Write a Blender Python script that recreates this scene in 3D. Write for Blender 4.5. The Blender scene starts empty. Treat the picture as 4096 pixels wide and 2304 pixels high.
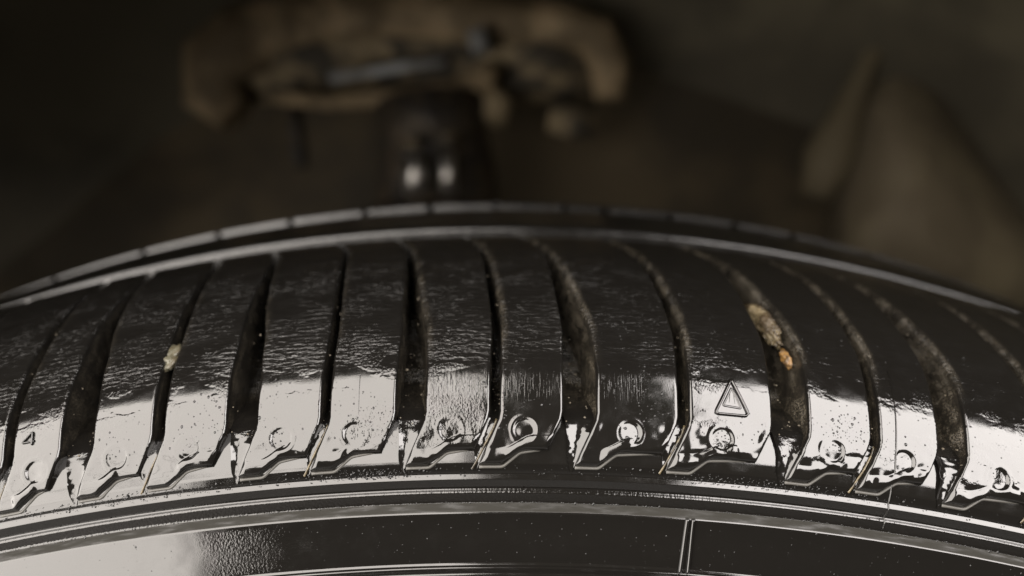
import bpy, math, random
import numpy as np
from mathutils import Vector, Matrix
random.seed(7)
rng = np.random.default_rng(7)
sc = bpy.context.scene
C = sc.collection

# ------------------------------------------------------------------ camera
cam_d = bpy.data.cameras.new('camera')
cam = bpy.data.objects.new('camera', cam_d); C.objects.link(cam)
CAM = Vector((0.0004, -0.0860, 0.3464))
PITCH, ROLL, YAW = -0.1940, 0.0039, 0.0054
fw = Vector((math.sin(YAW)*math.cos(PITCH), math.cos(YAW)*math.cos(PITCH), math.sin(PITCH)))
rt = Vector((math.cos(YAW), -math.sin(YAW), 0)); up = rt.cross(fw)
r2 = rt*math.cos(ROLL)+up*math.sin(ROLL); u2 = up*math.cos(ROLL)-rt*math.sin(ROLL)
M = Matrix((r2, u2, -fw)).transposed().to_4x4(); M.translation = CAM
cam.matrix_world = M
cam_d.sensor_width = 36; cam_d.lens = 25.67
cam_d.clip_start = 0.005; cam_d.clip_end = 60
cam_d.dof.use_dof = True; cam_d.dof.focus_distance = 0.0935; cam_d.dof.aperture_fstop = 8.6
sc.camera = cam

# ------------------------------------------------------------------ world, view, render
w = bpy.data.worlds.new('World'); sc.world = w; w.use_nodes = True
w.node_tree.nodes['Background'].inputs[0].default_value = (0.9, 0.8, 0.62, 1)
w.node_tree.nodes['Background'].inputs[1].default_value = 0.06
sc.view_settings.view_transform = 'Standard'; sc.view_settings.look = 'None'
sc.view_settings.exposure = 0; sc.view_settings.gamma = 1
sc.cycles.use_denoising = True
sc.cycles.max_bounces = 6; sc.cycles.sample_clamp_indirect = 4

# ------------------------------------------------------------------ lamps (area lamps added and shaped to give the bright reflections, dark gap at the photographer)
def lamp(name, az0, az1, z0, z1, dist, rad, roll=0.0, col=(1, .93, .86)):
    a0, a1 = math.radians(az0), math.radians(az1); ac = (a0+a1)/2
    hw = dist*math.tan((a1-a0)/2)
    l = bpy.data.lights.new(name, 'AREA'); l.shape = 'RECTANGLE'; l.size = 2*hw; l.size_y = z1-z0
    l.energy = rad*math.pi*l.size*l.size_y; l.color = col
    o = bpy.data.objects.new(name, l); C.objects.link(o)
    o.location = (dist*math.sin(ac), -dist*math.cos(ac), (z0+z1)/2)
    # area lights shine along local -Z: this turns it to the wheel
    m = Matrix.Translation(o.location) @ Matrix.Rotation(ac, 4, 'Z') @ Matrix.Rotation(math.radians(90), 4, 'X')
    m = m @ Matrix.Rotation(roll, 4, 'Z')
    o.matrix_world = m
    return o
LR = 9.6
lamp('lamp_upper', -86, -4, 0.50, 3.9, 1.25, LR)
lamp('lamp_middle', -86, -17, 0.275, 0.495, 1.25, LR)
lamp('lamp_lower', -86, -26, -0.28, 0.27, 1.25, LR*.9)
lamp('lamp_right', 32, 84, 0.50, 3.7, 1.25, LR*1.4, roll=math.radians(-18), col=(1, .94, .90))

# ------------------------------------------------------------------ materials
class NT:
    def __init__(s, name):
        s.m = bpy.data.materials.new(name); s.m.use_nodes = True; s.t = s.m.node_tree
        s.b = s.t.nodes['Principled BSDF']
    def n(s, k, **p):
        x = s.t.nodes.new(k)
        for a, v in p.items(): setattr(x, a, v)
        return x
    def l(s, a, b): s.t.links.new(a, b)
    def set(s, sock, v):
        if hasattr(v, 'is_output') or isinstance(v, bpy.types.NodeSocket): s.l(v, sock)
        else: sock.default_value = v
    def math(s, op, a, b=None, c=None):
        x = s.n('ShaderNodeMath', operation=op)
        for i, v in enumerate((a, b, c)):
            if v is not None: s.set(x.inputs[i], v)
        return x.outputs[0]
    def noise(s, vec, scale=(1, 1, 1), off=(0, 0, 0), detail=2, rough=.5, dist=0):
        mp = s.n('ShaderNodeMapping'); s.l(vec, mp.inputs[0]); mp.inputs['Scale'].default_value = scale; mp.inputs['Location'].default_value = off
        x = s.n('ShaderNodeTexNoise'); s.l(mp.outputs[0], x.inputs['Vector'])
        x.inputs['Scale'].default_value = 1; x.inputs['Detail'].default_value = detail; x.inputs['Roughness'].default_value = rough
        x.inputs['Distortion'].default_value = dist
        return x.outputs[0]
    def ramp(s, v, a, b, lo=0., hi=1., smooth=True):
        x = s.n('ShaderNodeMapRange'); x.interpolation_type = 'SMOOTHSTEP' if smooth else 'LINEAR'
        s.set(x.inputs[0], v)
        for i, q in enumerate((a, b, lo, hi)): x.inputs[i+1].default_value = q
        return x.outputs[0]

def rubber(name, floor=False):
    n = NT(name)
    uv = n.n('ShaderNodeUVMap').outputs[0]
    sx = n.n('ShaderNodeSeparateXYZ'); n.l(uv, sx.inputs[0]); U, V = sx.outputs[0], sx.outputs[1]
    at = n.n('ShaderNodeAttribute', attribute_name='dirt_and_glint').outputs['Fac']
    # mud film on the groove walls, plus the highlight painted along upper block edges
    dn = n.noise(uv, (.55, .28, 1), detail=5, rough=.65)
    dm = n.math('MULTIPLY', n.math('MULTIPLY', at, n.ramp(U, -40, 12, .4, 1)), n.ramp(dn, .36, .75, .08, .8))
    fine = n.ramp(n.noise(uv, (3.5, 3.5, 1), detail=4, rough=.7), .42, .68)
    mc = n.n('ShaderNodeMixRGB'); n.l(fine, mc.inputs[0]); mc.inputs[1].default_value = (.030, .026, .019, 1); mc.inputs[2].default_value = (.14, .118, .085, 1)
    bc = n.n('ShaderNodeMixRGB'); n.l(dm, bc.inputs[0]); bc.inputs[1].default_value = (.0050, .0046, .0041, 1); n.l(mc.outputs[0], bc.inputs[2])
    strip = n.math('MULTIPLY', n.math('MULTIPLY', n.ramp(V, 14.0, 14.15), n.ramp(V, 14.95, 15.05, 1, 0)), n.ramp(n.noise(uv, (.25, 2, 1), detail=3), .25, .6, .5, 1))
    b2 = n.n('ShaderNodeMixRGB'); n.l(strip, b2.inputs[0]); n.l(bc.outputs[0], b2.inputs[1]); b2.inputs[2].default_value = (.020, .0193, .017, 1)  # dim grey reflection on this strip is put into the base colour
    n.l(b2.outputs[0], n.b.inputs['Base Color'])
    rn = n.noise(uv, (.35, .35, 1), off=(9, 3, 0), detail=4, rough=.6)
    r0 = n.ramp(rn, .35, .7, .05, .13)
    r0 = n.math('ADD', r0, n.math('MULTIPLY', n.ramp(V, 32, 42), n.ramp(V, 60, 76, .14, .12)))
    n.l(n.math('ADD', n.math('ADD', r0, n.math('MULTIPLY', dm, .2)), n.math('MULTIPLY', strip, .75)), n.b.inputs['Roughness'])
    n.b.inputs['IOR'].default_value = 1.62
    n.l(n.math('SUBTRACT', .5, n.math('ADD', n.math('MULTIPLY', strip, .47), n.math('MULTIPLY', dm, .05))), n.b.inputs['Specular IOR Level'])
    # ripples of the wet rubber over the shoulder
    rip = n.math('ADD', n.noise(uv, (.55, 2.0, 1), detail=3, rough=.55, dist=.5), n.math('MULTIPLY', n.noise(uv, (1.6, 5.0, 1), detail=2), .22))
    patch = n.ramp(n.noise(uv, (.10, .16, 1), off=(3, 1, 0), detail=2), .22, .58, .15, 1)
    rm = n.math('MULTIPLY', n.math('MULTIPLY', n.ramp(V, 32.5, 38), n.ramp(V, 60, 78, 1, 0)), n.math('MULTIPLY', patch, n.ramp(U, 12, 40, 1, .35)))
    h = n.math('MULTIPLY', n.math('MULTIPLY', rip, rm), n.ramp(V, 38, 56, 1.9e-4, 4.5e-4))
    # pitted, half dried film in irregular patches lower down
    pit = n.noise(uv, (3.2, 2.6, 1), detail=2, rough=.5)
    pp = n.math('MULTIPLY', n.ramp(n.noise(uv, (.16, .30, 1), off=(20.3, 7.7, 0), detail=3), .50, .60), n.ramp(V, 22.5, 24))
    w1 = n.math('MULTIPLY', n.math('MULTIPLY', n.ramp(U, -23, -18), n.ramp(U, -3, -2, 1, 0)), n.math('MULTIPLY', n.ramp(V, 22, 23.5), n.ramp(V, 27, 31, 1, 0)))
    w2 = n.math('MULTIPLY', n.math('MULTIPLY', n.ramp(U, -43, -36), n.ramp(U, -34, -22, 1, 0)), n.math('MULTIPLY', n.ramp(V, 7.5, 8), n.ramp(V, 13.2, 13.8, 1, 0)))
    w3 = n.math('MULTIPLY', n.ramp(V, 14.8, 15.0, 0, .8), n.ramp(V, 16.5, 16.8, 1, 0))
    pp = n.math('MULTIPLY', pp, n.math('MAXIMUM', n.math('MAXIMUM', n.ramp(U, -3, -1, 1, 0), n.ramp(U, 22, 24)), n.ramp(V, 36, 40)))
    pp = n.math('MAXIMUM', pp, n.math('MAXIMUM', n.math('MULTIPLY', w1, .8), n.math('MAXIMUM', n.math('MULTIPLY', w2, .55), w3)))
    h = n.math('ADD', h, n.math('MULTIPLY', n.math('MULTIPLY', pit, pp), 4.5e-5))
    # wear lines running out over the shoulder
    scn = n.noise(uv, (5.5, .30, 1), detail=2, rough=.6, dist=.3)
    sm = n.math('MULTIPLY', n.math('MULTIPLY', n.ramp(V, 27.5, 30), n.ramp(V, 31.5, 34, 1, 0)), n.math('MULTIPLY', n.ramp(U, -12, -9), n.ramp(U, 16, 21, 1, 0)))
    h = n.math('ADD', h, n.math('MULTIPLY', n.math('MULTIPLY', n.ramp(scn, .48, .72), sm), n.ramp(U, -3, -1, 2.4e-5, .35e-5)))
    # fine grain
    h = n.math('ADD', h, n.math('MULTIPLY', n.noise(uv, (7, 7, 1), detail=2), n.ramp(V, 28, 33, 1.6e-6, 4.5e-6)))
    h = n.math('ADD', h, n.math('MULTIPLY', n.math('MULTIPLY', fine, dm), .8e-4))
    # slow waviness
    h = n.math('ADD', h, n.math('MULTIPLY', n.noise(uv, (.35, .5, 1), off=(5, 5, 0), detail=1), n.ramp(V, 20, 24, .8e-5, 2.5e-5)))
    bp = n.n('ShaderNodeBump'); bp.inputs['Strength'].default_value = 1; bp.inputs['Distance'].default_value = 1
    n.l(h, bp.inputs['Height']); n.l(bp.outputs[0], n.b.inputs['Normal'])
    return n.m
M_RUB = rubber('wet_rubber')

def simple(name, col, rough=.5, metal=0, spec=1.5, nscale=None, col2=None, bump=0, lo=.4, hi=.6):
    n = NT(name)
    n.b.inputs['Base Color'].default_value = (*col, 1); n.b.inputs['Roughness'].default_value = rough
    n.b.inputs['Metallic'].default_value = metal; n.b.inputs['IOR'].default_value = spec
    if nscale:
        g = n.n('ShaderNodeNewGeometry').outputs['Position']
        v = n.noise(g, (nscale,)*3, detail=4, rough=.6)
        if col2:
            mx = n.n('ShaderNodeMixRGB'); n.l(n.ramp(v, lo, hi), mx.inputs[0]); mx.inputs[1].default_value = (*col, 1); mx.inputs[2].default_value = (*col2, 1)
            n.l(mx.outputs[0], n.b.inputs['Base Color'])
        if bump:
            bp = n.n('ShaderNodeBump'); bp.inputs['Distance'].default_value = bump; bp.inputs['Strength'].default_value = 1
            n.l(v, bp.inputs['Height']); n.l(bp.outputs[0], n.b.inputs['Normal'])
    return n.m
M_RUST = simple('rusty_casting', (.27, .20, .115), .75, nscale=45, col2=(.11, .08, .042), bump=.005)
M_WEB = simple('grimy_casting', (.20, .155, .09), .8, nscale=55, col2=(.04, .033, .022), bump=.005, lo=.42, hi=.56)
M_RUST2 = simple('dark_rusty_steel', (.05, .036, .02), .6, nscale=80, col2=(.016, .013, .010), bump=.003)
M_STEEL = simple('worn_steel', (.75, .73, .70), .42, metal=1, nscale=90, col2=(.25, .23, .2), bump=.0005)
M_PALE = simple('grimy_grey_steel', (.30, .31, .31), .55, nscale=60, col2=(.16, .16, .155))
M_LINER = simple('dusty_plastic_liner', (.115, .100, .065), .7, nscale=8, col2=(.06, .052, .035), bump=.003)
M_DARK = simple('dark_underbody', (.075, .055, .027), .7, nscale=8, col2=(.028, .021, .010), bump=.004)
M_PAINT = simple('black_car_paint', (.006, .006, .006), .25)
M_MUD = simple('wet_yellow_mud', (.15, .12, .07), .04, nscale=450, col2=(.05, .036, .02), bump=.0022)
M_SAND = simple('pale_sandy_mud', (.075, .070, .048), .35, nscale=1200, col2=(.06, .05, .03), bump=.0003)
M_GROUND = simple('wet_asphalt', (.03, .03, .03), .35, nscale=200, col2=(.06, .06, .058), bump=.002)
M_RUSTMUD = simple('orange_brown_mud', (.20, .11, .035), .25, nscale=900, col2=(.08, .05, .025), bump=.0005)
def water():
    n = NT('water_beads')
    n.b.inputs['Base Color'].default_value = (.01, .01, .01, 1); n.b.inputs['Roughness'].default_value = .03
    n.b.inputs['IOR'].default_value = 1.45
    return n.m
M_WATER = water()
M_DULL = simple('lip_highlight_rubber', (.045, .043, .038), .5)  # grey colour paints the reflected light line along the block lips

# ------------------------------------------------------------------ helpers
def mesh(name, V, F, mat, uv=None, dirt_and_glint=None, smooth=True):
    me = bpy.data.meshes.new(name)
    V = np.asarray(V, dtype=np.float32); F = np.asarray(F, dtype=np.int32)
    me.vertices.add(len(V)); me.vertices.foreach_set('co', V.ravel())
    k = F.shape[1]
    me.loops.add(F.size); me.loops.foreach_set('vertex_index', F.ravel())
    me.polygons.add(len(F)); me.polygons.foreach_set('loop_start', np.arange(0, F.size, k, dtype=np.int32))
    me.update(calc_edges=True)
    if smooth: me.polygons.foreach_set('use_smooth', np.ones(len(F), dtype=bool))
    if uv is not None:
        l = me.uv_layers.new(name='UVMap'); l.data.foreach_set('uv', np.asarray(uv, dtype=np.float32)[F.ravel()].ravel())
    if dirt_and_glint is not None:
        a = me.attributes.new('dirt_and_glint', 'FLOAT', 'POINT'); a.data.foreach_set('value', np.asarray(dirt_and_glint, dtype=np.float32))
    me.materials.append(mat); me.validate()
    return me
def link(name, me, parent=None):
    o = bpy.data.objects.new(name, me); C.objects.link(o)
    if parent is not None: o.parent = parent
    return o
def empty(name, loc, label, cat, group=None):
    o = bpy.data.objects.new(name, None); o.location = loc; C.objects.link(o)
    o['label'] = label; o['category'] = cat; o.empty_display_size = .02
    if group: o['group'] = group
    return o
def tag(o, label, cat, group=None):
    o['label'] = label; o['category'] = cat
    if group: o['group'] = group
def gridF(nu, nv, wrap=False):
    # vertex index = j*nu+i
    i = np.arange(nu if wrap else nu-1); j = np.arange(nv-1); I, J = np.meshgrid(i, j); I = I.ravel(); J = J.ravel()
    I2 = (I+1) % nu
    return np.stack([J*nu+I, J*nu+I2, (J+1)*nu+I2, (J+1)*nu+I], 1)
def vnoise(x, y, seed=0):
    xi = np.floor(x).astype(int); yi = np.floor(y).astype(int); fx = x-xi; fy = y-yi
    fx = fx*fx*(3-2*fx); fy = fy*fy*(3-2*fy)
    def hsh(a, b):
        v = np.sin(a*127.1+b*311.7+seed*74.7)*43758.5453
        return v-np.floor(v)
    a = hsh(xi, yi); b = hsh(xi+1, yi); c = hsh(xi, yi+1); d = hsh(xi+1, yi+1)
    return (a*(1-fx)+b*fx)*(1-fy)+(c*(1-fx)+d*fx)*fy-.5
def sstep(x, a, b):
    t = np.clip((x-a)/(b-a), 0, 1); return t*t*(3-2*t)

# ------------------------------------------------------------------ tyre profile: axial y and radius r (m) along arclength s (mm)
P0 = np.array([(-.0045, .287), (-.0028, .2937), (-.0003, .3003), (.0, .3046), (.0004, .3065), (.0021, .3113), (.0055, .3165), (.0108, .3211), (.018, .3248), (.027, .3277), (.036, .3291), (.048, .3298), (.0606, .3302)])
def catmull(P, n=40):
    P = np.vstack([2*P[0]-P[1], P, 2*P[-1]-P[-2]]); o = []
    for i in range(1, len(P)-2):
        for t in np.arange(n)/n:
            a, b, c, d = P[i-1:i+3]; o.append(.5*((2*b)+(-a+c)*t+(2*a-5*b+4*c-d)*t*t+(-a+3*b-3*c+d)*t**3))
    o.append(P[-2]); return np.array(o)
PC = catmull(P0)
PS = np.r_[0, np.cumsum(np.hypot(*np.diff(PC, axis=0).T))]*1000
PT = np.gradient(PC, axis=0); PT /= np.hypot(PT[:, 0], PT[:, 1])[:, None]
# smooth the tangents a little
ker = np.exp(-np.linspace(-2, 2, 25)**2); ker /= ker.sum()
def smooth1(a): return np.convolve(np.pad(a, 12, mode='edge'), ker, mode='valid')
NY, NR = smooth1(-PT[:, 1]), smooth1(PT[:, 0])
def surf(th, s, h=0.):
    """point of the tyre surface at angle th (rad), profile arclength s (mm), raised by h (mm)"""
    th, s, h = np.broadcast_arrays(np.asarray(th, float), np.asarray(s, float), np.asarray(h, float))
    y = np.interp(s, PS, PC[:, 0])+np.interp(s, PS, NY)*h/1000
    r = np.interp(s, PS, PC[:, 1])+np.interp(s, PS, NR)*h/1000
    return np.stack([r*np.sin(th), y, r*np.cos(th)], -1)
def UVm(th, s): return np.stack([np.asarray(th)*318, np.asarray(s)+0*np.asarray(th)], -1)

tyre = empty('tyre', (0, .093, 0), 'wet glossy black car tyre with shoulder tread blocks and grooves', 'tyre')
bpy.context.view_layer.update()
def tlink(name, me): 
    o = link(name, me, tyre); o.matrix_parent_inverse = Matrix.Translation((0, -.093, 0)); return o

# groove path: sideways lean of every groove along the profile (mrad)
GS = [18.0, 20.2, 22.0, 24.0, 26.2, 27.2, 29, 40, 44, 48, 52, 56, 60, 66, 70, 75, 80]
GO = [-11.5, -9.0, -6.6, -3.6, -.6, 0, 0, .4, -.6, -1.7, -3.0, -4.3, -5.8, -8.5, -11, -16, -23]
def lean(s): return np.interp(s, GS, GO)
# groove edges (left, right) at the shoulder, mrad; every second groove is wide
G = [(-465, -452), (-419, -415.4), (-386, -373), (-342, -338), (-300, -296.4), (-262, -257.6), (-243, -230) , (-209.5, -205.5), (-185, -171), (-145.8, -141), (-114.8, -102.1), (-75.6, -72), (-44.7, -32.5), (-6.0, -2.0),
     (24.1, 37.9), (71.8, 76.2), (110.8, 126.3), (152.8, 156.6), (181.8, 194.4), (228.5, 232.5), (262, 275), (310, 314), (344, 357), (393, 397), (427, 440), (470, 474)]
G = [(-500, -487), (-465, -461), (-432, -419), (-386, -382), (-350, -337), (-305, -301), (-258, -245)] + G[7:]
WIDE = [b-a > 7 for a, b in G]
def smoothh(s, h, sig):
    ds = s[1]-s[0]; n = int(4*sig/ds); k = np.exp(-.5*(np.arange(-n, n+1)*ds/sig)**2); k /= k.sum()
    return np.convolve(np.pad(h, n, mode='edge'), k, mode='valid')

# ------------------------------------------------------------------ sidewall, with its circumferential ribs
HS = [0, 6.45, 6.95, 13.9, 14.15, 14.95, 15.15, 16.30, 16.45, 16.62, 18.05, 18.25, 18.95, 20.4, 21]
HH = [-.8, -.95, -1.75, -.42, -.50, -1.02, -1.05, -.85, -.95, -1.30, -.78, -.66, -.99, -.62, -.62]
sf = np.arange(0, 21, .04); hf = smoothh(sf, np.interp(sf, HS, HH), .075)
def hlow(s): return np.interp(s, sf, hf)
TH_F = np.arange(-.52, .5201, .0009)                       # finely divided where the photo looks
TH_C = np.linspace(.5201, 2*math.pi-.5201, 260)[1:-1]      # the rest of the wheel, plainer
TH = np.r_[TH_F, TH_C]
def revolve(name, ths, prof_pts, uvs, dirt_and_glint, wrap=True):
    """prof_pts: list of (y, r)"""
    nu, nv = len(ths), len(prof_pts)
    y = np.array([p[0] for p in prof_pts]); r = np.array([p[1] for p in prof_pts])
    T, Y = np.meshgrid(ths, y); _, R = np.meshgrid(ths, r)
    V = np.stack([R*np.sin(T), Y, R*np.cos(T)], -1).reshape(-1, 3)
    Tm, Um = np.meshgrid(ths, uvs)
    uv = np.stack([Tm*318, Um], -1).reshape(-1, 2)
    D = np.repeat(np.asarray(dirt_and_glint, float), nu)
    return mesh(name, V, gridF(nu, nv, wrap), M_RUB, uv, D)
def prof_at(s, h):
    s = np.asarray(s, float)
    return list(zip(np.interp(s, PS, PC[:, 0])+np.interp(s, PS, NY)*h/1000, np.interp(s, PS, PC[:, 1])+np.interp(s, PS, NR)*h/1000))
ss = np.r_[np.arange(0, 6, .5), np.arange(6, 7.4, .07), np.arange(7.4, 13.6, .35), np.arange(13.6, 18.91, .05)]
lowp = [(.022, .205), (.008, .208), (.004, .215), (.003, .225), (-.001, .235), (-.0045, .25), (-.006, .265), (-.0058, .278)]
pp = lowp+prof_at(ss, hlow(ss))
uvs = np.r_[[-60, -57, -52, -44, -34, -24, -14, -6], ss]
tlink('sidewall', revolve('sidewall', TH, pp, uvs, [.0]*len(pp)))
# shoulder band below the blocks
s3 = np.arange(18.9, 20.9, .12)
pp = prof_at(s3, hlow(s3)); tlink('shoulder_band', revolve('shoulder_band', TH, pp, s3, [0]*len(pp)))
# groove floor: runs out flush with the band and deepens up the shoulder; carries on to the crown and the far side
FS = [20.7, 22.3, 24.5, 26.5, 28.5, 31, 34, 40, 60, 80]; FH = [-.64, -.70, -.95, -1.6, -2.8, -4.8, -6.2, -6.8, -7, -7]
s4 = np.arange(20.7, 84, .5); h4 = np.interp(s4, FS, FH)
pp = prof_at(s4, h4); ex = [(.070, .3233), (.093, .3238), (.12, .3228), (.14, .3205), (.16, .314), (.172, .303), (.184, .295), (.188, .285), (.190, .26), (.186, .235), (.180, .208), (.166, .205)]
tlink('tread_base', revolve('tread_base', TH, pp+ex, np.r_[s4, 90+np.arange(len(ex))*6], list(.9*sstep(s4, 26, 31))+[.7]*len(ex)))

# ------------------------------------------------------------------ shoulder blocks
STOP = 77.0
def sd_seg(px, py, ax, ay, bx, by):
    vx, vy = bx-ax, by-ay; t = np.clip(((px-ax)*vx+(py-ay)*vy)/(vx*vx+vy*vy), 0, 1)
    return np.hypot(px-ax-t*vx, py-ay-t*vy)
def edge_samples(L, n_mid):
    ins = [0, .0, .02, .06, .12, .20, .28, .40]           # distance in from the edge, mm
    e = np.array(ins[1:]); mid = np.linspace(.42, L-.42, n_mid)[1:-1]
    return np.r_[e, mid, (L-e)[::-1]]
def edge_drop(d, R=.36):
    x = np.clip(d/R, 0, 1); return R*(1-np.sqrt(np.clip(1-(1-x)**2, 0, 1)))
def block(k, fine):
    a = G[k][1]; b = G[k+1][0]; wmm = (b-a)*.318
    nmid = 78 if fine else 24
    ue = edge_samples(wmm, nmid)/wmm; nu = len(ue)
    # stepped lower outline: low foot by the left groove, diagonal up, high flat to the right
    kn = np.array([-30, a+1-a, a+8.0-a, 200.]); ks = np.array([20.45, 20.45, 22.2, 22.75])
    thb_l, thb_r = a-8.9, b-6.0
    thu = thb_l+ue*(thb_r-thb_l)
    s_bot = np.interp(thu-a, kn, ks)
    # soften the corners of the outline
    k3 = np.array([.25, .5, .25])
    for _ in range(2): s_bot = np.r_[s_bot[0], np.convolve(s_bot, k3, mode='valid'), s_bot[-1]]
    dv = np.array([0, .02, .06, .12, .20, .30, .42])
    if fine: rest = np.r_[np.arange(.54, 7.2, .12), np.arange(7.3, 15, .25), np.arange(15.4, 50, .7)]
    else: rest = np.r_[np.arange(.6, 7.2, .5), np.arange(8, 50, 1.5)]
    top = STOP-21; vv = np.r_[dv, rest[rest < top-.6], top-dv[::-1]]
    vv = vv/top; nv = len(vv)
    S = s_bot[None, :]+vv[:, None]*(STOP-s_bot[None, :])
    ln = lean(S)
    TL, TR = a+ln, b+ln
    # thin grooves pinch towards the crown and both kinds narrow a little there
    wl = G[k][1]-G[k][0]; off = 5. if a > 100 else 0.
    TL = TL-(wl*(1-np.interp(S, np.array([33, 40, 46, 54, 64, 75])+off, [1, .85, .66, .54, .42, .34])) if WIDE[k] else sstep(S, 40, 70)*1.0)
    TR = TR+sstep(S, 46, 62)*(1.8 if WIDE[k+1] else .4)
    T = TL+ue[None, :]*(TR-TL)
    W = (TR-TL)*.318
    du = np.minimum(ue[None, :]*W, (1-ue[None, :])*W)
    dvv = np.minimum(vv[:, None]*(STOP-s_bot[None, :]), (1-vv[:, None])*(STOP-s_bot[None, :]))
    D = np.minimum(du, dvv); duL = ue[None, :]*W
    H = -edge_drop(D)
    RL = .36+.75*sstep(S, 35, 47)*(1 if a > -60 else .3); xx = np.clip(duL/RL, 0, 1); H = np.minimum(H, -RL*(1-np.sqrt(np.clip(1-(1-xx)**2, 0, 1))))
    X = T*.318
    # every block face is moulded slightly different: tilt and soft hollows
    rr = np.random.default_rng(100+k)
    H += rr.normal(0, .02)*(ue[None, :]-.5) + .05*(vnoise(X*.11+k*3.1, S*.12, 3))
    # water held along the lower edge, thick and wavy
    film = (.5 if -5 < a < 70 else 1.)*sstep(S, s_bot[None, :]+.3, s_bot[None, :]+1.2)*(1-sstep(S, 24.0, 27.2))
    H += film*(.15*vnoise(X*.42+7*k, S*.55, 5)+.13*vnoise(X*.9+k, S*.9, 9))
    men = sstep(D, 0, .5)*(1-sstep(D, .5, 1.5))*(1-sstep(S, 25.5, 28))
    H += .05*men*(.6+vnoise(X*.8, S*.8, 4))
    sw = s_bot.copy()
    for _ in range(60 if fine else 6): sw = np.r_[sw[0], np.convolve(sw, k3, mode='valid'), sw[-1]]
    sb = S-sw[None, :]; pool = np.clip(1-((sb-1.0)/1.0)**2, 0, 1)
    H += .26*pool**.8*sstep(vnoise(X*.33+k*2.3, S*0+k, 21), -.18, .18)*sstep(du, 0, .8)
    # round dimple
    cx = (a+10.2 if b-a < 33 else a+13.6)*.318; cy = 24.75
    q = np.hypot(X-cx, S-cy)
    dim = 1-sstep(q, 1.15, 1.52)
    an = rr.uniform(0, 6.28); side = sstep(((X-cx)*math.cos(an)+(S-cy)*math.sin(an))/1.5, -1, .8)
    H += -(.12 if -5 < a < 70 else .22)*dim*(.2+.8*side) + .03*np.exp(-((q-1.78)/.22)**2) + dim*.10*(X-cx)/1.5*rr.choice([-1, .6])
    P = surf(T/1000, S, H)
    dirt_and_glint = (1-sstep(duL, .15, 1.25))*sstep(S, 33, 42)*(1. if a > -60 else .5)  # pale highlight painted along the upper left edge of each block
    # skirt: walls going down to the groove floor
    per = [(0, i) for i in range(nu)]+[(j, nu-1) for j in range(1, nv)]+[(nv-1, i) for i in range(nu-2, -1, -1)]+[(j, 0) for j in range(nv-2, 0, -1)]
    idx = np.array([j*nu+i for j, i in per])
    Tp = T.ravel()[idx]; Sp = S.ravel()[idx]; Hp = H.ravel()[idx]
    floor = np.interp(Sp, FS, FH)-.3
    floor[:nu] = -.8
    rings = []; dd = []
    for f in (.12, .35, .6, 1.):
        hh = Hp+(floor-Hp)*f
        tw = (-.9 if not WIDE[k] else -5.0)*f*sstep(-floor, 1.0, 5)
        tw2 = (.6 if not WIDE[k+1] else .8)*f*sstep(-floor, 1.0, 5)
        sh = np.zeros_like(Tp); lo = np.array([p[1] == 0 for p in per]); ri = np.array([p[1] == nu-1 for p in per])
        sh[lo] = np.broadcast_to(tw, Tp.shape)[lo]*.8; sh[ri] = np.broadcast_to(tw2, Tp.shape)[ri]*.4
        Sx = Sp.copy(); Sx[:nu] -= .32*f; Sx[nu+nv-2:nu+nv-2+nu] += .5*f
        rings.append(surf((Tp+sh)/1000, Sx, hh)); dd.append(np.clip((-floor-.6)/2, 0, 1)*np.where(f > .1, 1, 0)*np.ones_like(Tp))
    n0 = nu*nv; m = len(idx)
    V = [P.reshape(-1, 3)]+rings; D2 = [dirt_and_glint.ravel()]+dd
    UV = [np.stack([X.ravel(), S.ravel()], -1)]
    for r_i, f in enumerate((.12, .35, .6, 1.)):
        UV.append(np.stack([Tp*.318+(-floor*f), Sp], -1))
    F = [gridF(nu, nv)]
    prev = idx
    for q_ in range(4):
        cur = n0+q_*m+np.arange(m)
        F.append(np.stack([prev, cur, np.roll(cur, -1), np.roll(prev, -1)], 1)); prev = cur
    F = np.vstack(F)
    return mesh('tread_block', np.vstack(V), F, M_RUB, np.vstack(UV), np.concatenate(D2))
for k in range(len(G)-1):
    mid = (G[k][1]+G[k+1][0])/2
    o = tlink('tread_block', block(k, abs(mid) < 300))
def channel(k):
    """wet U-shaped floor of the outer end of groove k, running out to a point on the band"""
    L0, R0 = G[k]; s = np.arange(19.5, 33, .15); n = 13
    Lq = L0+lean(s); Rq = R0+lean(s); wd = Rq-Lq
    tip = sstep(s, 19.3, 23.0); wd2 = wd*(np.interp(s, [19.5, 21, 23, 25, 27.5], [.05, .26, .42, .68, 1]) if WIDE[k] else .05+.95*tip)
    mid = Rq-wd2/2
    x = np.linspace(-1, 1, n)
    T = mid[:, None]+x[None, :]*(wd2[:, None]/2+.8*tip[:, None])
    S = np.repeat(s[:, None], n, 1)
    deep = np.interp(s, FS, FH)
    H = deep[:, None]+.04+(.10+.16*WIDE[k]+.10*tip[:, None])*(x[None, :]**2)*tip[:, None]+.15*tip[:, None]*vnoise(T*.318*.8, S*.7, 40+k)+.07*tip[:, None]*vnoise(T*.318*3, S*2.2, 50+k)
    H[:8] -= (1-np.arange(8)/8)[:, None]*.10
    V = surf(T/1000, S, H).reshape(-1, 3)
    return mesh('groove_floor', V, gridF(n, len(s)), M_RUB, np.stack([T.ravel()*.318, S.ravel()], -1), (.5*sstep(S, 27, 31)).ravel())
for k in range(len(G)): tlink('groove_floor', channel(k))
M_STREAK = simple('ochre_mud_highlight', (.10, .08, .045), .12, nscale=900, col2=(.02, .016, .011), lo=.35, hi=.65)  # ochre mud with its yellowish highlight put into the colour

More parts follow.
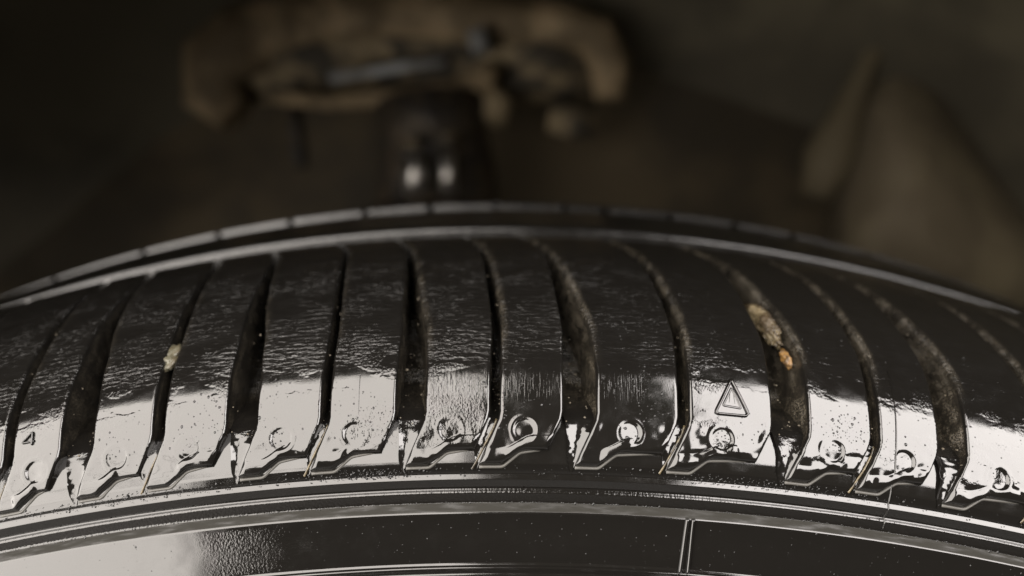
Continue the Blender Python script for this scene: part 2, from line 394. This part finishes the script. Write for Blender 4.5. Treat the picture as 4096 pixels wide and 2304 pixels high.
# ------------------------------------------------------------------ second and further ribs of the tread
def rib_mesh(name, y0, y1, r0, r1, th0, th1, R=.9, depth=7., step=.0016, mud=.35):
    n = max(4, int((th1-th0)/step)+1)
    e = np.array([0, .05, .15, .35, .6, 1.])*R/1000
    ys = np.r_[y0, y0, y0+e[1:], np.linspace(y0, y1, 8)[1:-1], (y1-e[1:])[::-1], y1, y1]
    ym = (y0+y1)/2; rr = []
    for i, y in enumerate(ys):
        d = min(y-y0, y1-y)*1000; base = np.interp(y, [y0, y1], [r0, r1])
        rr.append(base-edge_drop(np.array(d), R)/1000)
    rr = np.array(rr); rr[0] -= depth/1000; rr[-1] -= depth/1000
    ths = np.linspace(th0, th1, n)
    T, Y = np.meshgrid(ths, ys); _, Rm = np.meshgrid(ths, rr)
    Rm = Rm + vnoise(T*318*.5, Y*1000*.5, 2)*.00008
    V = np.stack([Rm*np.sin(T), Y, Rm*np.cos(T)], -1).reshape(-1, 3)
    uv = np.stack([T*318, 120+Y*1000], -1).reshape(-1, 2)
    d = np.zeros(T.shape); d[0] = 1; d[1] = 0; d[-1] = 1
    F = gridF(n, len(ys))
    # end caps
    c0 = [j*n for j in range(len(ys))]; c1 = [j*n+n-1 for j in range(len(ys))]
    me = mesh(name, V, F, M_RUB, uv, d.ravel())
    return me
tlink('tread_rib', rib_mesh('tread_rib', .0604, .0775, .3303, .3322, -.52, .52))
# third rib is cut into blocks by cross grooves
cuts = np.array([-.330, -.262, -.206, -.1535, -.1005, -.0545, -.008, .041, .069, .116, .163, .205, .262, .32, .38, .44])
cuts = np.r_[-.50, -.445, -.39, cuts]
for i in range(len(cuts)-1):
    tlink('crown_block', rib_mesh('crown_block', .0857, .1005, .3328, .3322, cuts[i]+.0022, cuts[i+1]-.0022, R=.26))
tlink('far_tread_rib', rib_mesh('far_tread_rib', .1085, .1255, .3316, .3300, -.52, .52))
tlink('far_shoulder_rib', rib_mesh('far_shoulder_rib', .134, .165, .3285, .3165, -.52, .52, R=3))
ro = [(.0604, .323), (.0604, .3290), (.062, .3302), (.076, .3316), (.1, .3322), (.1255, .3300), (.145, .326), (.158, .3185), (.166, .312), (.17, .304)]
me = revolve('rear_tread', np.linspace(.53, 2*math.pi-.53, 240), ro, 100+np.arange(len(ro))*8., [.3]*len(ro), wrap=False)
tlink('rear_tread', me)
sr = np.r_[18.9, 20.4, 20.6, np.arange(22, 77, 3), 77, 77.2]; hr = np.where(sr < 20.5, -.62, 0.); hr[-1] = -6
pp = prof_at(sr, hr); tlink('rear_shoulder', revolve('rear_shoulder', np.linspace(.484, 2*math.pi-.497, 260), pp, sr, [0]*len(pp), wrap=False))

# ------------------------------------------------------------------ raised marks on the rubber
def stroke(name, pts, width, height, closed=False, step=.12, mat=None, base=0., n=6, hf=None):
    """raised rounded moulding along a path of (th mrad, s mm); one strip, lies on the surface"""
    P = [np.array([t*.318, s]) for t, s in pts]
    if closed: P.append(P[0])
    Q = []
    for a, b in zip(P[:-1], P[1:]):
        m = max(1, int(np.hypot(*(b-a))/step)); Q += [a+(b-a)*i/m for i in range(m)]
    if not closed: Q.append(P[-1])
    Q = np.array(Q)
    for _ in range(3):
        if closed: Q = (np.roll(Q, 1, 0)+2*Q+np.roll(Q, -1, 0))/4
        else: Q[1:-1] = (Q[:-2]+2*Q[1:-1]+Q[2:])/4
    Tn = np.roll(Q, -1, 0)-np.roll(Q, 1, 0) if closed else np.gradient(Q, axis=0)
    Tn /= np.hypot(Tn[:, 0], Tn[:, 1])[:, None]+1e-9
    N = np.stack([-Tn[:, 1], Tn[:, 0]], 1)
    prof = np.linspace(-1, 1, n+1); V = []; uv = []
    tap = np.ones(len(Q))
    if not closed: tap = np.clip(np.minimum(np.arange(len(Q)), np.arange(len(Q))[::-1])/2., .05, 1)
    for p_ in prof:
        X = Q+N*(p_*width/2)
        hb = base if hf is None else hf(X[:, 1])
        h = hb+height*math.sqrt(max(0, 1-p_*p_))*tap-.03
        V.append(surf(X[:, 0]/318., X[:, 1], h)); uv.append(X)
    nu = len(Q); V = np.vstack(V); uv = np.vstack(uv)
    return mesh(name, V, gridF(nu, len(prof), closed), mat or M_RUB, uv, np.zeros(len(V)))
for k in range(len(G)):
    if not WIDE[k]:
        r0 = G[k][1]
        tlink('mud_highlight', stroke('mud_highlight', [(r0-11.6, 19.75), (r0-9.6, 20.8), (r0-6.2, 22.8), (r0-2.6, 25.0), (r0-1.3, 26.2)], .27, .11, mat=M_STREAK, hf=lambda v: np.interp(v, [19, 20.4, 23, 26], [-.6, -.5, -.5, -.9])))
for k in range(len(G)-1):
    a, b = G[k][1], G[k+1][0]
    tlink('block_lip', stroke('block_lip', [(a-8.6, 20.02), (a+1.3, 20.02), (a+8.4, 21.78), (b-7.2, 22.3)], .42, .20, hf=lambda v: np.interp(v, FS, FH), n=6, step=.2, mat=M_DULL))
tlink('triangle_mark', stroke('triangle_mark', [(94.2, 32.7), (87.2, 28.3), (87.6, 27.95), (99.6, 27.95), (100.5, 28.35)], .46, .46, closed=True))
tlink('triangle_mark_inner', stroke('triangle_mark_inner', [(94.2, 31.6), (90.2, 29.1), (97.8, 28.9)], .35, .15, closed=True))
for a in ((93.6, 31.2, 92.8, 29.4), (94.8, 31.0, 95.3, 29.3)):
    tlink('triangle_mark_line', stroke('triangle_mark_line', [(a[0], a[1]), (a[2], a[3])], .14, .08))
tlink('number_four', stroke('number_four', [(-197.0, 28.25), (-197.0, 30.0), (-201.2, 28.75), (-195.8, 28.75)], .34, .34, step=.08))
tlink('mould_seam', stroke('mould_seam', [(164.3, 37.5), (164.0, 32.4), (162.9, 25.0), (162.8, 22.9)], .20, .17))
tlink('mould_seam', stroke('mould_seam', [(162.9, 22.2), (163.4, 18.6), (163.9, 15.1)], .26, .20, hf=hlow))
tlink('mould_seam', stroke('mould_seam', [(-60, 32.5), (-60, 27.0)], .10, .05))
tlink('mould_seam', stroke('mould_seam', [(-130.0, 33.0), (-130, 26.8)], .10, .025))
for t0, t1 in ((78.4, 76.9), (80.9, 80.4)):
    tlink('raised_bar', stroke('raised_bar', [(t0, 14.2), (t1, 7.0)], .62, .36, hf=hlow, n=8))

# ------------------------------------------------------------------ water beads
def droplets():
    ns, nr = 7, 3
    Vs = []; Fs = []; off = 0
    def add(th, s, r, h0):
        nonlocal off
        ph = np.arange(ns)*2*math.pi/ns
        pts = []; 
        el = rng.uniform(.8, 1.3); r *= 1.25
        for j in range(nr):
            q = r*math.cos(j/nr*math.pi/2); z = .55*r*math.sin(j/nr*math.pi/2)
            pts += [(th*318+q*math.cos(p), s+q*math.sin(p)*el, h0+z-.01) for p in ph]
        pts.append((th*318, s, h0+.55*r-.01))
        pts = np.array(pts); V = surf(pts[:, 0]/318, pts[:, 1], pts[:, 2]); Vs.append(V)
        for j in range(nr-1):
            for i in range(ns):
                a = off+j*ns+i; b = off+j*ns+(i+1) % ns; Fs.append((a, b, b+ns)); Fs.append((a, b+ns, a+ns))
        for i in range(ns): Fs.append((off+(nr-1)*ns+i, off+(nr-1)*ns+(i+1) % ns, off+nr*ns))
        off += len(V)
    inblk = lambda th, s: any(G[k][1]+lean(s)+1 < th*1000 < G[k+1][0]+lean(s)-1 for k in range(len(G)-1))
    clusters = [(rng.uniform(-.25, .25), rng.uniform(24, 32)) for _ in range(22)]+[(-.056, 27), (-.05, 26), (-.02, 28), (-.025, 26.5), (-.162, 27), (.14, 29), (.14, 27), (.082, 26)]
    n = 0
    while n < 1500:
        if rng.random() < .6:
            c = clusters[rng.integers(len(clusters))]; th = rng.normal(c[0], .006); s = rng.normal(c[1], 1.3)
        else: th = rng.uniform(-.3, .3); s = rng.uniform(23.5, 44)
        if not (23.4 < s < 48) or not inblk(th, s): continue
        add(th, s, min(.22, rng.lognormal(math.log(.055), .45)), .0); n += 1
    for _ in range(900):      # band
        th = rng.choice([rng.normal(-.055, .012), rng.normal(.11, .03), rng.normal(-.15, .04), rng.uniform(-.26, .26)]); s = rng.uniform(18.7, 20.2)
        add(th, s, min(.16, rng.lognormal(math.log(.05), .4)), -.62)
    for _ in range(420):      # lower sidewall
        th = rng.uniform(-.25, .25); s = rng.uniform(7, 13.8)
        add(th, s, min(.13, rng.lognormal(math.log(.035), .5)), float(hlow(s)))
    for _ in range(700):      # beads hanging on the sharp rib edges
        th = rng.uniform(-.25, .25); s = rng.choice([15.02, 15.05, 16.42, 14.95])+rng.normal(0, .04)
        add(th, s, min(.15, rng.lognormal(math.log(.05), .4)), float(hlow(s)))
    V = np.vstack(Vs); o = link('water_droplets', mesh('water_droplets', V, Fs, M_WATER))
    o['kind'] = 'stuff'; tag(o, 'tiny clear water beads scattered over the wet tyre shoulder and sidewall', 'water')
droplets()

# ------------------------------------------------------------------ mud caught in the grooves
def clump(name, th, s, hc, rx, ry, rz, mat, label, seed, rot=0., n=48):
    u = np.linspace(0, 2*math.pi, n, endpoint=False); v = np.linspace(-math.pi/2, math.pi/2, n//2)
    U, Vv = np.meshgrid(u, v)
    x = np.cos(Vv)*np.cos(U); y = np.cos(Vv)*np.sin(U); z = np.sin(Vv)
    b = 1+.55*vnoise(x*2.1+seed, y*2.3+z*2, seed)+.35*vnoise(x*5+seed, y*5+z*4, seed+1)+.2*vnoise(x*11, y*11+z*9, seed+2)
    X, Y, Z = x*b*rx, y*b*ry, z*b*rz
    c, si = math.cos(rot), math.sin(rot); X, Y = X*c-Y*si, X*si+Y*c
    P = surf((th*318+X)/318, s+Y, hc+Z).reshape(-1, 3)
    o = link(name, mesh(name, P, gridF(n, len(v), True), mat)); tag(o, label, 'mud')
    return o
clump('mud_clump', .1172, 45.5, -1.6, 1.2, 5.0, 1.5, M_MUD, 'wet shiny golden brown mud clump in the wide groove right of the triangle mark', 3, rot=.25)
clump('mud_clump', -.1448, 39.2, -1.0, 1.25, 2.4, .9, M_SAND, 'pale sandy mud plug in a narrow groove at the left', 11, rot=-.15)

clump('mud_clump', .1235, 39.2, -2.2, .7, 2.0, .8, M_RUSTMUD, 'small orange brown mud streak just below the shiny clump in the same groove', 5, rot=.1, n=28)
def grit():
    Vs, Fs, off = [], [], 0
    oc = np.array([(1, 0, 0), (-1, 0, 0), (0, 1, 0), (0, -1, 0), (0, 0, 1), (0, 0, -1)], float)
    of = [(0, 2, 4), (2, 1, 4), (1, 3, 4), (3, 0, 4), (2, 0, 5), (1, 2, 5), (3, 1, 5), (0, 3, 5)]
    for _ in range(1500):
        k = rng.integers(len(G)); s = rng.uniform(25.5, 66); l, r = G[k]; wd = (r-l)*(.5 if WIDE[k] and s > 42 else .85)
        side = rng.random()
        th = (r-wd+wd*side+lean(s))/1000
        dpt = float(np.interp(s, FS, FH)); h = dpt if .2 < side < .8 else dpt*rng.uniform(.05, 1)
        q = oc*rng.lognormal(math.log(.13), .5)*rng.uniform(.6, 1.2, (6, 3))
        Vs.append(surf((th*318+q[:, 0])/318, s+q[:, 1], h+q[:, 2])); Fs += [tuple(off+i for i in f) for f in of]; off += 6
    o = link('grit', mesh('grit', np.vstack(Vs), Fs, M_GRIT, smooth=False)); o['kind'] = 'stuff'
    tag(o, 'fine pale grit and sand sticking in the tread grooves', 'grit')
M_GRIT = simple('grit', (.13, .11, .08), .6, nscale=500, col2=(.05, .042, .03))
grit()

# ------------------------------------------------------------------ car body round the wheel
def lathe_y(name, prof, th0, th1, n, mat, wob=0.):
    ths = np.linspace(th0, th1, n); y = np.array([p[0] for p in prof]); r = np.array([p[1] for p in prof])
    T, Y = np.meshgrid(ths, y); _, R = np.meshgrid(ths, r)
    R = R+wob*vnoise(T*9, Y*25, 6)
    V = np.stack([R*np.sin(T), Y, R*np.cos(T)], -1).reshape(-1, 3)
    return mesh(name, V, gridF(n, len(prof)), mat)
car = empty('car_body', (0, .1, .4), 'dark wheel arch of a car around the top of the tyre', 'car')
def clink(name, me):
    o = link(name, me, car); o.matrix_parent_inverse = Matrix.Translation((0, -.1, -.4)); return o
clink('fender', lathe_y('fender', [(-.004, .408), (-.010, .400), (-.020, .398), (-.026, .401), (-.030, .410), (-.038, .47), (-.048, .56), (-.050, .66)], -1.45, 1.45, 120, M_PAINT))
clink('arch_liner', lathe_y('arch_liner', [(-.010, .4005), (.0, .412), (.02, .44), (.06, .462), (.12, .468), (.20, .462), (.26, .440), (.30, .39)], -1.45, 1.45, 120, M_LINER, .012))
clink('inner_panel', lathe_y('inner_panel', [(.30, .395), (.33, .36), (.345, .30), (.35, .20), (.352, .05), (.352, .001)], -3.1416, 3.1416, 120, M_DARK, .015))

# ------------------------------------------------------------------ suspension parts behind the wheel
def tube(name, pts, rads, mat, n=20, cap=True, seed=0, wob=0.):
    pts = [Vector(p) for p in pts]; V = []; m = len(pts)
    if not hasattr(rads, '__len__'): rads = [rads]*m
    for i, p in enumerate(pts):
        t = (pts[min(i+1, m-1)]-pts[max(i-1, 0)]).normalized()
        a = t.cross(Vector((0, 1, .01))); a = a.normalized() if a.length > .1 else t.cross(Vector((1, 0, 0))).normalized()
        b = t.cross(a)
        for k in range(n):
            f = 2*math.pi*k/n; rr = rads[i]*(1+wob*float(vnoise(np.array(i*.9+seed), np.array(k*.8))))
            V.append(p+(a*math.cos(f)+b*math.sin(f))*rr)
    F = gridF(n, m, True).tolist()
    me = bpy.data.meshes.new(name); caps = [list(range(n))[::-1], [(m-1)*n+k for k in range(n)]] if cap else []
    me.from_pydata([tuple(v) for v in V], [], F+caps); me.polygons.foreach_set('use_smooth', [True]*len(F)+[False]*len(caps)); me.materials.append(mat); me.validate(); me.update()
    return me
def PX(px, py, dist):
    """a point of the place: direction given by where it appears, at its own distance (m)"""
    f = 1837.
    d = fw+r2*((px-1288)/f)-u2*((py-724.5)/f)
    return CAM+d*dist
sus = empty('suspension_knuckle', tuple(PX(1030, 250, .33)), 'rusty brown suspension knuckle with shiny bolts hanging behind the tyre', 'suspension')
def slink(name, me, par=None):
    o = link(name, me, par or sus); o.matrix_parent_inverse = Matrix.Translation(-sus.location); return o
D0 = .33
slink('casting', tube('casting', [PX(*p, D0) for p in ((600, 290), (545, 235), (550, 165), (620, 115), (720, 75), (850, 50), (1000, 45), (1150, 50), (1300, 60), (1420, 75), (1500, 95), (1535, 170), (1535, 250))],
    [.009, .014, .016, .016, .0135, .0125, .012, .012, .011, .0105, .0105, .009, .007], M_RUST, n=24, wob=.35, seed=3))
slink('casting_web', tube('casting_web', [PX(*p, D0+.012) for p in ((560, 200), (700, 160), (900, 130), (1150, 140), (1350, 160), (1500, 190))],
    [.013, .018, .020, .018, .017, .013], M_WEB, n=20, wob=.4, seed=8))
slink('lower_flange', tube('lower_flange', [PX(*p, D0-.008) for p in ((690, 245), (820, 258), (980, 245), (1130, 225), (1220, 205), (1250, 170))], [.0026, .0032, .0036, .0042, .006, .004], M_RUST, n=16, wob=.3, seed=5))
slink('link_rod', tube('link_rod', [PX(*p, D0-.016) for p in ((832, 197), (900, 186), (1010, 168), (1120, 155))], [.0026, .0022, .0022, .0016], M_PALE, n=14))
slink('boss', tube('boss', [PX(1200, 80, D0-.015), PX(1212, 130, D0-.015)], [.005, .0042], M_PALE, n=16))
slink('stem', tube('stem', [PX(*p, D0) for p in ((1085, 260), (1092, 340), (1100, 430), (1100, 520))], [.026, .024, .026, .027], M_RUST2, n=28, wob=.08))
slink('side_bracket', tube('side_bracket', [PX(*p, D0+.005) for p in ((742, 240), (745, 310), (752, 380), (760, 420))], [.004, .0035, .0035, .003], M_RUST2, n=14, wob=.2))
slink('right_lug', tube('right_lug', [PX(*p, D0) for p in ((1210, 250), (1245, 285), (1250, 320))], [.009, .010, .004], M_WEB, n=18, wob=.4, seed=2))
slink('right_lug', tube('right_lug', [PX(*p, D0+.01) for p in ((1380, 300), (1430, 310), (1490, 305))], [.006, .008, .006], M_WEB, n=18, wob=.5, seed=12))
for x, y0, y1, r in ((1045, 385, 488, .0046), (1126, 385, 485, .0033)):
    slink('bolt', tube('bolt', [PX(x-2, y0, D0-.034), PX(x, (y0+y1)/2, D0-.034), PX(x+2, y1, D0-.034)], [r, r, r], M_STEEL, n=18))
for x, y, r in ((1040, 358, .0034), (1128, 352, .0032)):
    slink('nut', tube('nut', [PX(x, y-16, D0-.03), PX(x, y+16, D0-.03)], r, M_WEB, n=6))
# splash shield standing at the right
sh = lambda p, d: PX(*p, d)
def shield():
    out = [(2180, 215), (2260, 165), (2360, 210), (2420, 320), (2500, 440), (2640, 620), (2640, 800), (2200, 820), (2060, 700), (2100, 480), (2150, 300)]
    cen = (2320, 520); V = []; F = []
    rings = 10; n = len(out)*6
    pts = []
    for i in range(len(out)):
        a, b = out[i], out[(i+1) % len(out)]
        for j in range(6): pts.append((a[0]+(b[0]-a[0])*j/6, a[1]+(b[1]-a[1])*j/6))
    pts = np.array(pts)
    for _ in range(8): pts = (np.roll(pts, 1, 0)+2*pts+np.roll(pts, -1, 0))/4
    for r_ in range(rings+1):
        f = 1-r_/rings
        for p in pts:
            q = (cen[0]+(p[0]-cen[0])*f, cen[1]+(p[1]-cen[1])*f)
            V.append(tuple(PX(*q, .36-.05*math.sqrt(1-f*f)-.006*float(vnoise(np.array(q[0]*.012), np.array(q[1]*.012))))))
    return mesh('splash_shield', V, gridF(n, rings+1, True), M_SHIELD)
M_HOSE = simple('dusty_hose', (.095, .076, .043), .8)
M_SHIELD = simple('dusty_grey_shield', (.17, .14, .085), .8, nscale=16, col2=(.11, .088, .055), bump=.003)
o = link('splash_shield', shield()); tag(o, 'dusty brown rounded shield behind the tyre at the right', 'shield')
o = link('brake_hose', tube('brake_hose', [PX(*p, .345) for p in ((2290, -60), (2230, 60), (2170, 190), (2125, 300), (2085, 400), (2050, 500))], [.0035, .004, .005, .008, .012, .007], M_HOSE, n=18, wob=.15)); tag(o, 'dusty thick hose slanting down beside the shield behind the tyre', 'hose')

# ------------------------------------------------------------------ ground under the wheel
me = bpy.data.meshes.new('ground'); me.from_pydata([(-6, -6, -.334), (6, -6, -.334), (6, 6, -.334), (-6, 6, -.334)], [], [(0, 1, 2, 3)]); me.materials.append(M_GROUND)
g = link('ground', me); g['kind'] = 'structure'
